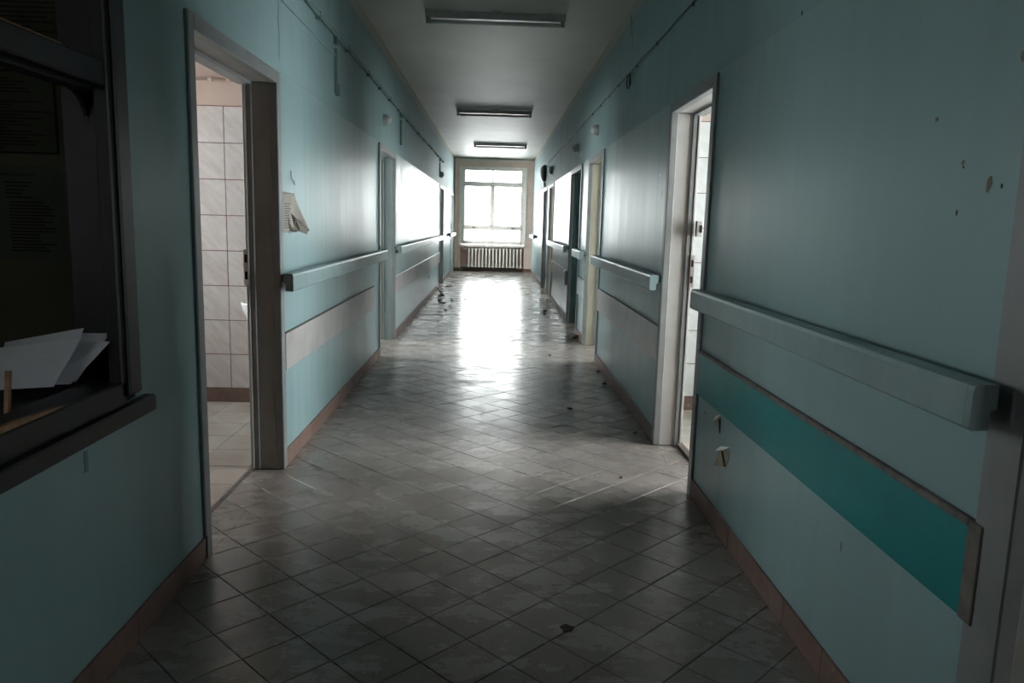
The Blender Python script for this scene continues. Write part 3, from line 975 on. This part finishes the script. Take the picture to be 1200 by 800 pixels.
# conduit with clips, and the trunking drops
ZC = 2.655
def conduit(side, y0, y1, z, r, mat, label, sag=0.0, clip_step=0.75):
    x = XL + r + 0.002 if side == 'L' else XR - r - 0.002
    s = 1 if side == 'L' else -1
    t = thing('cable_conduit', label, 'conduit', (XL if side == 'L' else XR, (y0 + y1) / 2, z))
    n = int((y1 - y0) / 0.25)
    q = random.Random(5)
    pts = [(x, y0 + (y1 - y0) * k / n, z + sag * q.uniform(-1, 1)) for k in range(n + 1)]
    MB().tube(pts, r, 8).build('pipe_run', mat, t, True)
    y = y0 + 0.35
    while y < y1:
        MB().rbox(x - s * r, x + s * r * 1.15, y - 0.010, y + 0.010, z - r * 1.3 - 0.012, z + r * 1.15, 0.002).build('clip', mat, t)
        y += clip_step * q.uniform(0.7, 1.3)
    return t
conduit('L', 0.6, 17.0, 2.648, 0.015, 'cabletrunk', 'dark teal cable conduit running high along the left wall')
conduit('R', 1.0, 15.6, 2.603, 0.0055, 'cable', 'thin dark cable stapled high along the right wall', sag=0.006, clip_step=0.8)
for y, lab in ((5.62, 'longest painted cable trunking drop nearest on the left wall'), (9.39, 'cable trunking drop above the second left doorway'), (15.93, 'farthest cable trunking drop on the left wall')):
    t = thing('trunking_drop', lab, 'trunking', (XL, y, 2.25), 'vertical trunking drops under the left conduit')
    MB().rbox(XL, XL + 0.022, y - 0.016, y + 0.016, 2.27 if y > 6 else 2.255, 2.56, 0.003).build('channel', 'cabletrunk', t)
    MB().rbox(XL, XL + 0.028, y - 0.028, y + 0.028, 2.585, 2.655, 0.004).build('junction_box', 'cabletrunk', t)
    if y < 6:
        MB().rbox(XL, XL + 0.03, y + 0.018, y + 0.045, 2.245, 2.325, 0.003).build('terminal', 'cabletrunk', t)
tag(MB().rbox(XL, XL + 0.012, 0.6, 5.60, 2.505, 2.521, 0.003).build('flat_trunking', 'wall'), 'flat painted trunking ridge below the left conduit', 'trunking')

def crack(wall, side, pts, w=0.004):
    x = XL if side == 'L' else XR
    s = 1 if side == 'L' else -1
    m = MB()
    q = random.Random(len(pts) + int(pts[0][0] * 100))
    P = []
    for (ya, za), (yb, zb) in zip(pts, pts[1:]):
        for k in range(6):
            f = k / 6
            P.append((x + s * 0.0004, ya + (yb - ya) * f + q.uniform(-1, 1) * w * 0.9, za + (zb - za) * f))
    P.append((x + s * 0.0004, pts[-1][0], pts[-1][1]))
    n0 = len(P)
    ws = [w * (0.25 + 0.3 * q.random()) * (0.15 if k in (0, n0 - 1) else 1) for k in range(n0)]
    poly = [(p[1] - e, p[2]) for p, e in zip(P, ws)] + [(p[1] + e, p[2]) for p, e in list(zip(P, ws))[::-1]]
    m.prism(poly, 0, x - s * 0.002, x + s * 0.0006).build('crack', 'cable', wall)
crack(wall_left, 'L', [(4.17, 3.05), (4.20, 2.6), (4.22, 2.20)], 0.010)
crack(wall_left, 'L', [(5.42, 2.88), (5.43, 2.76)], 0.012)
crack(wall_left, 'L', [(8.80, 2.93), (8.84, 2.86)], 0.016)
crack(wall_left, 'L', [(12.3, 2.99), (12.35, 2.66)], 0.014)
crack(wall_right, 'R', [(6.45, 3.08), (6.43, 2.9)], 0.035)
crack(wall_right, 'R', [(6.36, 2.93), (6.32, 2.79)], 0.012)
crack(wall_right, 'R', [(12.9, 3.05), (12.95, 2.30)], 0.02)
crack(wall_right, 'R', [(11.9, 3.0), (11.9, 2.62)], 0.012)
lp = MB().tube([(XR - 0.008, 6.44, 2.605), (XR - 0.012, 6.46, 2.55), (XR - 0.014, 6.42, 2.50), (XR - 0.012, 6.36, 2.482), (XR - 0.008, 6.33, 2.50), (XR - 0.008, 6.35, 2.60)], 0.006, 6)
tag(lp.build('loose_wire', 'cable', None, True), 'short loose wire loop hanging from the cable on the right wall', 'wire')

# half dome lamps over the doors
def dome(side, y, z, label, r=0.055):
    x = XL if side == 'L' else XR
    s = 1 if side == 'L' else -1
    t = thing('signal_lamp', label, 'lamp', (x, y, z), 'dome signal lamps over the corridor doors')
    MB().lathe([(r * 1.08, 0), (r * 1.08, s * 0.012), (r * 0.95, s * 0.014)], 20, (x, y, z), 0).build('base', 'plastic', t)
    MB().lathe([(r * math.cos(a), s * (0.014 + 0.065 * math.sin(a))) for a in [math.pi / 2 * k / 6 * 0.985 for k in range(7)]], 20, (x, y, z), 0).build('dome', 'plastic', t, True)
dome('L', 8.02, 2.385, 'dome lamp above the second left doorway')
dome('L', 16.3, 2.34, 'dome lamp above the third left doorway', 0.06)
dome('R', 8.24, 2.375, 'dome lamp above the cream doorway on the right')
dome('R', 10.2, 2.375, 'dome lamp above the teal doorway on the right', 0.06)
dome('R', 14.6, 2.38, 'dome lamp just before the dark round clock on the right', 0.075)

ck = thing('wall_clock', 'round black wall clock with grey face above the far right doorway', 'clock', (XR, 16.5, 2.27))
MB().lathe([(0.165, 0), (0.175, -0.02), (0.175, -0.06), (0.16, -0.066)], 28, (XR, 16.5, 2.44), 0).build('case', 'darkplastic', ck, True)
MB().lathe([(0.155, -0.064), (0.15, -0.08), (0.12, -0.105), (0.07, -0.122), (0.005, -0.128)], 28, (XR, 16.5, 2.44), 0).build('face', 'greydome', ck, True)
tag(MB().rbox(XR - 0.06, XR, 16.35, 16.47, 2.15, 2.25, 0.02, 2).build('alarm_box', 'plastic'), 'small pale box right under the dark round clock', 'box')

# ------------------------------------------------------------------ things and damage on the right wall
def chip(y, z, w, h, mat, seed, name='paint_chip'):
    q = random.Random(seed)
    n = 9
    pts = [(y + math.cos(2 * math.pi * k / n) * w * 0.65 * q.uniform(0.6, 1.1), z + math.sin(2 * math.pi * k / n) * h * 0.65 * q.uniform(0.6, 1.1)) for k in range(n)]
    return MB().prism(pts, 0, XR - 0.0006, XR + 0.002).build(name, mat, wall_right)
chip(1.883, 1.664, 0.015, 0.010, 'tan', 1)
chip(1.757, 1.553, 0.012, 0.011, 'tan', 2)
chip(1.754, 1.542, 0.005, 0.006, 'black', 3)
chip(1.655, 1.500, 0.017, 0.030, 'tan', 4)
chip(1.612, 1.493, 0.006, 0.010, 'rubble', 5)
chip(1.760, 1.440, 0.006, 0.012, 'rubble', 6)
chip(2.806, 2.146, 0.013, 0.016, 'rubble', 7)
chip(1.596, 1.752, 0.012, 0.022, 'tan', 8)
chip(4.93, 1.60, 0.012, 0.05, 'tan', 9)
chip(5.02, 1.72, 0.03, 0.02, 'flake', 10)
chip(3.66, 0.485, 0.03, 0.014, 'cabletrunk', 11)
chip(2.15, 0.555 - 0.1, 0.003, 0.03, 'rubble', 12)

def broken_hole(label, outline, slash, flap, out):
    """broken plaster: bare patch, dark gap and a flap of paint curling off the top edge"""
    hole = tag(MB().prism(outline, 0, XR - 0.0022, XR - 0.0002).build('plaster_hole', 'plaster'), label, 'hole')
    MB().prism(slash, 0, XR - 0.0030, XR - 0.0010).build('dark_gap', 'black', hole)
    (y0, z0), (y1, z1), (y2, z2), (y3, z3) = flap
    MB().sheet([(XR - 0.0025, y0, z0), (XR - 0.0025, y1, z1), (XR - out, y2, z2), (XR - out * 0.8, y3, z3)], 0.0012).build('paint_flap', 'flake', hole)['label'] = 'pale curled paint flap'
broken_hole('broken plaster hole with curled paint flap below the teal panel, the larger one',
            [(3.452, 0.283), (3.399, 0.358), (3.353, 0.389), (3.243, 0.414), (3.251, 0.368), (3.287, 0.329), (3.361, 0.309)],
            [(3.358, 0.383), (3.328, 0.39), (3.274, 0.333), (3.300, 0.326)],
            [(3.375, 0.400), (3.240, 0.435), (3.275, 0.412), (3.395, 0.372)], 0.022)
broken_hole('smaller broken hole with paint flap just under the teal panel',
            [(3.482, 0.470), (3.474, 0.497), (3.400, 0.533), (3.390, 0.510), (3.399, 0.472), (3.444, 0.482)],
            [(3.425, 0.512), (3.398, 0.525), (3.394, 0.455), (3.404, 0.455)],
            [(3.470, 0.520), (3.405, 0.540), (3.425, 0.515), (3.480, 0.492)], 0.016)

# ------------------------------------------------------------------ ceiling luminaires
for k, (y, x0, lab) in enumerate(((6.78, -0.62, 'nearest fluorescent strip light across the dim ceiling'), (12.4, -0.635, 'middle fluorescent strip light on the ceiling'), (17.5, -0.50, 'farthest small fluorescent strip light near the end window'))):
    t = thing('strip_light', lab, 'light', (x0 + 0.59, y, H), 'fluorescent strip lights on the ceiling')
    MB().prism([(y - 0.062, H - 0.010), (y + 0.062, H - 0.010), (y + 0.062, H - 0.022), (y + 0.030, H - 0.062), (y - 0.030, H - 0.062), (y - 0.062, H - 0.022)], 0, x0, x0 + 1.18).build('housing', 'fixture', t)
    MB().rbox(x0 + 0.56, x0 + 0.64, y - 0.06, y + 0.06, H - 0.012, H, 0.003).build('mounting_plate', 'fixture', t)
    MB().tube([(x0 + 0.05, y - 0.012, H - 0.088), (x0 + 1.13, y - 0.012, H - 0.088)], 0.017, 12).build('tube', 'tube', t, True)
    for a in (x0 + 0.004, x0 + 1.136):
        MB().rbox(a, a + 0.04, y - 0.034, y + 0.034, H - 0.108, H - 0.05, 0.006).build('end_holder', 'fixture', t)

# ------------------------------------------------------------------ rubble on the floor
def bit(name, label, cat, pts, mat, g):
    for k, (x, y, r) in enumerate(pts):
        o = MB().lump((0, 0, 0), r, int(x * 1000 + y * 77), 0.55).build(name, mat)
        o.location = (x, y, 0.001)
        tag(o, label, cat, g)
CR = 'dark rubble crumbs on the floor'
for p, lab in (((-0.735, 11.9, 0.03), 'dark crumb on the floor, nearest of the row along the left wall'),
               ((-0.72, 13.4, 0.03), 'dark crumb on the floor just right of the dark clump'),
               ((-0.71, 12.5, 0.02), 'tiny dark crumb between two others along the left wall'),
               ((-0.50, 13.7, 0.025), 'dark crumb lying farthest from the left wall'),
               ((1.02, 7.12, 0.022), 'dark crumb at the plinth by the cream doorway'),
               ((1.00, 6.55, 0.026), 'dark crumb at the foot of the right plinth under the two piece bumper'),
               ((0.985, 4.99, 0.016), 'small dark crumb just past the first right doorway'),
               ((0.735, 4.07, 0.012), 'tiny dark crumb on the lit floor before the first right doorway'),
               ((0.60, 5.62, 0.028), 'flat dark crumb on shaded tiles past the first right doorway'),
               ((0.83, 12.1, 0.04), 'larger dark crumb near the right wall beyond the teal doorway'),
               ((0.80, 11.6, 0.03), 'dark crumb near the right wall, closer than its larger neighbour'),
               ((0.62, 8.0, 0.02), 'small dark crumb on the bright floor before the cream doorway')):
    bit('rubble_crumb', lab, 'rubble', [p], 'rubble', CR)
bit('plaster_speck', 'tiny pale plaster speck on the dark foreground tiles', 'rubble',
    [(-0.63, 2.62, 0.004), (-0.50, 2.42, 0.004), (-0.42, 2.40, 0.004), (-0.36, 2.36, 0.003), (0.62, 2.66, 0.003), (0.76, 2.50, 0.004), (0.33, 2.95, 0.004), (-0.75, 2.45, 0.004),
     (-0.8, 2.3, 0.004), (-0.3, 3.6, 0.006), (0.1, 3.1, 0.004)], 'rubblewhite', 'pale plaster specks on the foreground tiles')
o = MB().lump((0, 0, 0), 0.045, 31, 0.45).build('dark_clump', 'rubble'); o.location = (-0.84, 12.95, 0.001)
tag(o, 'dark clump of rubble beside the left wall, larger than its neighbours', 'rubble')
o = MB().lump((0, 0, 0), 0.05, 32, 0.6).build('pale_rubble', 'rubblewhite'); o.location = (-0.93, 13.3, 0.001)
tag(o, 'pale lump of plaster beside the dark clump by the left wall', 'rubble')
o = MB().lump((0, 0, 0), 0.10, 33, 0.35).build('rubble_heap', 'tan'); o.location = (0.985, 9.25, 0.001)
tag(o, 'brownish heap of rubble at the foot of the pier between right doorways', 'rubble')
m = MB().sheet([(-0.985, 14.60, 0.002), (-0.90, 14.3, 0.002), (-1.05, 14.45, 0.13), (-1.10, 14.66, 0.15)], 0.006)
tag(m.build('plaster_shard', 'rubblewhite'), 'white plaster shard leaning against the left wall', 'rubble')
o = MB().tube([(-1.00, 16.3, 0.010), (-0.96, 16.42, 0.03), (-0.91, 16.46, 0.035), (-0.88, 16.4, 0.010), (-0.93, 16.27, 0.010), (-1.02, 16.23, 0.010)], 0.009, 6).build('cable_coil', 'rubble', None, True)
tag(o, 'small dark cable coil on the floor at the third left doorway', 'cable')
o = MB().prism([(0.285 + 0.022 * math.cos(a) * (1 + 0.3 * math.sin(5 * a)), 2.468 + 0.022 * math.sin(a) * (1 + 0.2 * math.cos(3 * a))) for a in [2 * math.pi * k / 14 for k in range(14)]], 2, 0.0005, 0.003).build('dried_stain', 'rubble')
tag(o, 'dark dried blotch on the front floor tiles', 'stain')
